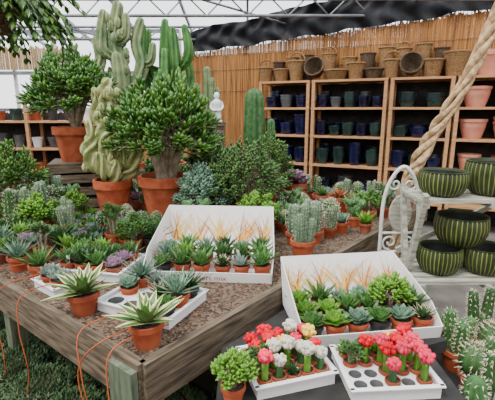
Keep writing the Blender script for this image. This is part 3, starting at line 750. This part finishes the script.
for k in range(80):
    a=k*2.4; L=R.uniform(.26,.46); el=R.uniform(.0,1.3); pts=[]; P_=Vector((.07*cos(a),.07*sin(a),.13)); e=el
    for i in range(9):
        pts.append(P_.copy()); P_=P_+Vector((cos(a)*cos(e),sin(a)*cos(e),sin(e)))*L/8; e-=.26
    tube(hf,pts,[.004]*8+[.002],g_dark,4,1)
    for i in range(1,9):
        for s in (-1,1):
            leaf(hf,pts[i],a+s*.7,-.1-.08*i,.085*(1.15-i/12),.030,.002,-.5,g_jade if k%3 else g_brt,None,3,1)
hf.obj('hanging_basket_fern',(hx,hy,hz))
for i,(b,dx) in enumerate(((.10,.0),(.17,.12),(.30,-.03),(.78,.0),(.95,.1),(1.15,0))):
    a0=C+E1*.2+E2*b; e=C-E1*.025+E2*(b+.02); f=C-E1*.07+E2*(b+dx); mb=MB()
    tube(mb,[(a0.x,a0.y,.80),(e.x,e.y,.80),(f.x,f.y,.66),(f.x+.03,f.y-.02,.45),(f.x-.02+dx*.3,f.y,.27)],.0028,wire,5,6); mb.obj('drip_irrigation_wire')

# ------------------------------------------------------------ shelving at the back
F0=W0+WN*.52
def SP(s,depth=0,z=0): p=F0+WD*s-WN*depth; return Vector((p.x,p.y,z))
rzW=math.atan2(WD.y,WD.x)
posts=[1.66,2.48,3.55,4.35,5.6]; decks=[.35,.80,1.22,1.62,2.0]
for u in range(4):
    s0,s1=posts[u],posts[u+1]; mb=MB(); Ls=s1-s0-.03
    for x in (-Ls/2+.025,Ls/2-.025):
        for y in (.025,.42): box(mb,(x,y,1.0),(.045,.045,2.0),wood_n)
    for z in decks: box(mb,(0,.22,z),(Ls,.44,.03),wood_n)
    box(mb,(0,.455,1.0),(Ls,.012,1.95),blackm)  # black sheet added behind the decks to stand in for the dark interior
    mb.obj('display_shelf',SP((s0+s1)/2),rzW)
def pots_row(name,s0,s1,z,mats,r,h,stack,depth=(.12,.32)):
    mb=MB(); c=SP((s0+s1)/2); n=int((s1-s0-.12)/(2.05*r))
    for d in depth:
        for i in range(n):
            x=-(s1-s0-.12)/2+(i+.5)*(s1-s0-.12)/n; m=R.choice(mats); k=R.choice(stack); rr=r*R.uniform(.88,1.0); hh=h*R.uniform(.8,1.15)
            for q in range(k):
                zz=q*hh*.28; lathe(mb,[(.001,zz),(rr*.65,zz),(rr*.9,zz+hh*.6),(rr*.93,zz+hh*.85),(rr,zz+hh*.86),(rr,zz+hh),(rr*.9,zz+hh),(rr*.8,zz+hh*.6),(rr*.6,zz+.015),(.001,zz+.015)],14,m,(x,d,0))
    mb.obj(name,(c.x,c.y,z+.015),rzW)
BB=[blueg,blueg,blueg,greyg,tealg]
pots_row('glazed_pots',1.66,2.48,1.62,BB,.10,.15,[2,3],(.13,.33))
pots_row('glazed_pots',1.66,2.48,1.22,[blueg,blueg,greyg],.11,.17,[2,3],(.14,.34))
pots_row('glazed_pots',1.66,2.48,.80,[blueg],.11,.18,[2,3],(.14,.34))
pots_row('glazed_pots',2.48,3.55,1.62,BB+[creamg],.085,.14,[1,2,3],(.12,.32))
pots_row('glazed_pots',2.48,3.55,1.22,[blueg,blueg,tealg],.09,.12,[2,3,4],(.11,.3))
pots_row('glazed_pots',2.48,3.55,.80,[blueg,tealg],.10,.18,[2,3],(.13,.33))
pots_row('glazed_pots',2.48,3.55,.35,[blueg,plast_b],.12,.2,[1,2],(.15,))
pots_row('glazed_pots',3.55,4.35,1.62,[blueg,tealg,greyg],.12,.10,[2,3,4],(.13,.33))
pots_row('glazed_pots',3.55,4.35,1.22,[tealg,blueg],.11,.10,[2,3,4],(.12,.32))
pots_row('glazed_pots',3.55,4.35,.80,[tealg,blueg],.11,.18,[1,2],(.14,.34))
pots_row('glazed_pots',3.55,4.35,.35,[blueg],.12,.2,[1,2],(.15,))
pots_row('terracotta_pots',4.35,5.6,1.62,[pinkp,pinkp,pinkp,terra],.17,.27,[1],(.20,))
pots_row('terracotta_pots',4.35,5.6,1.22,[pinkp],.17,.26,[1,2],(.20,))
pots_row('terracotta_pots',4.35,5.6,.80,[pinkp,terra_d],.15,.24,[1,2],(.19,))
def basket(s,d,z,r,h,m,handle=False,tilt=0,flare=1.15):
    mb=MB(); prof=[(.001,0),(r*.8,0)]
    for k in range(9):
        f=k/8; rr=r*(.8+(flare-.8)*f); prof+=[(rr*1.03,h*f),(rr*.985,h*(f+.06))]
    prof+=[(r*flare*.93,h*1.04),(r*.75,h*.1),(.001,h*.06)]
    lathe(mb,prof,22,m,shared=True)
    tube(mb,[(r*flare*cos(a),r*flare*sin(a),h*1.05) for a in [2*pi*i/16 for i in range(17)]],.014,m,6,1)
    if handle:
        tube(mb,[(r*flare*cos(a),0,h*1.03+r*1.2*sin(a)) for a in [pi*i/8 for i in range(9)]],.012,m,6,2)
    p=SP(s,d,z+.017+(r*flare*sin(tilt) if tilt else 0)); o=mb.obj('wicker_basket',p,rzW)
    if tilt: o.rotation_euler=(tilt,0,rzW)
for a in ((1.74,.14,.10,.19,wicker,1,0),(1.98,.16,.11,.16,wicker,0,0),(2.22,.14,.11,.26,wicker,1,0),(2.5,.22,.12,.17,wick_d,0,1.2),(2.80,.16,.16,.12,wicker,0,0),(3.08,.15,.11,.2,wicker,0,0),(3.32,.16,.11,.12,wick_d,0,0),
          (3.56,.15,.10,.22,wicker,1,0),(3.80,.22,.12,.16,wick_d,0,1.25),(4.05,.16,.12,.2,wicker,0,0),(1.85,.37,.09,.28,wick_d,0,0),(2.08,.36,.08,.34,wicker,0,0),(2.32,.37,.08,.36,wick_d,0,0),(2.65,.37,.09,.36,wicker,1,0),(2.95,.37,.09,.3,wicker,0,0),(3.2,.37,.09,.34,wick_d,0,0),(3.45,.37,.09,.4,wicker,0,0),(3.68,.38,.08,.38,wicker,1,0),(3.93,.38,.08,.42,wicker,0,0),(4.15,.38,.08,.36,wick_d,0,0)):
    basket(a[0],a[1],2.0,a[2],a[3],a[4],bool(a[5]),a[6])
def bigpot(s,z,r,h,m):
    mb=MB(); lathe(mb,[(.001,0),(r*.65,0),(r*.95,h*.75),(r*1.02,h*.8),(r*1.02,h),(r*.92,h),(r*.7,h*.2),(.001,h*.15)],30,m); mb.obj('large_terracotta_pot',SP(s,.22,z+.016),rzW)
basket(4.33,.2,2.0,.14,.28,wicker); bigpot(4.70,2.0,.17,.30,pinkp); bigpot(5.15,2.0,.19,.34,pinkp)
mb=MB()
for z in (.55,1.0,1.42): box(mb,(0,0,z),(3.2,.5,.03),wood_n)
for x in (-1.55,-.5,.5,1.55):
    for y in (-.22,.22): box(mb,(x,y,.85),(.05,.05,1.7),wood_n)
box(mb,(0,.26,.8),(3.2,.012,1.5),blackm)  # same added black sheet, darkening this shelf's interior
mb.obj('display_shelf',(-3.9,6.5,0))
for z,ms in ((.565,[terra,plast_g]),(1.015,[plast_w,greyg,tealg,plast_w]),(1.435,[terra,plast_w,plast_b,creamg,tealg])):
    mb=MB()
    for i in range(11):
        r=R.uniform(.08,.12); h=R.uniform(.14,.22); m=R.choice(ms)
        lathe(mb,[(.001,0),(r*.7,0),(r*.95,h*.8),(r,h*.8),(r,h),(r*.88,h),(r*.7,.02),(.001,.02)],16,m,(-1.45+i*.285,0,0))
    mb.obj('stock_pots',(-3.9,6.45,z))
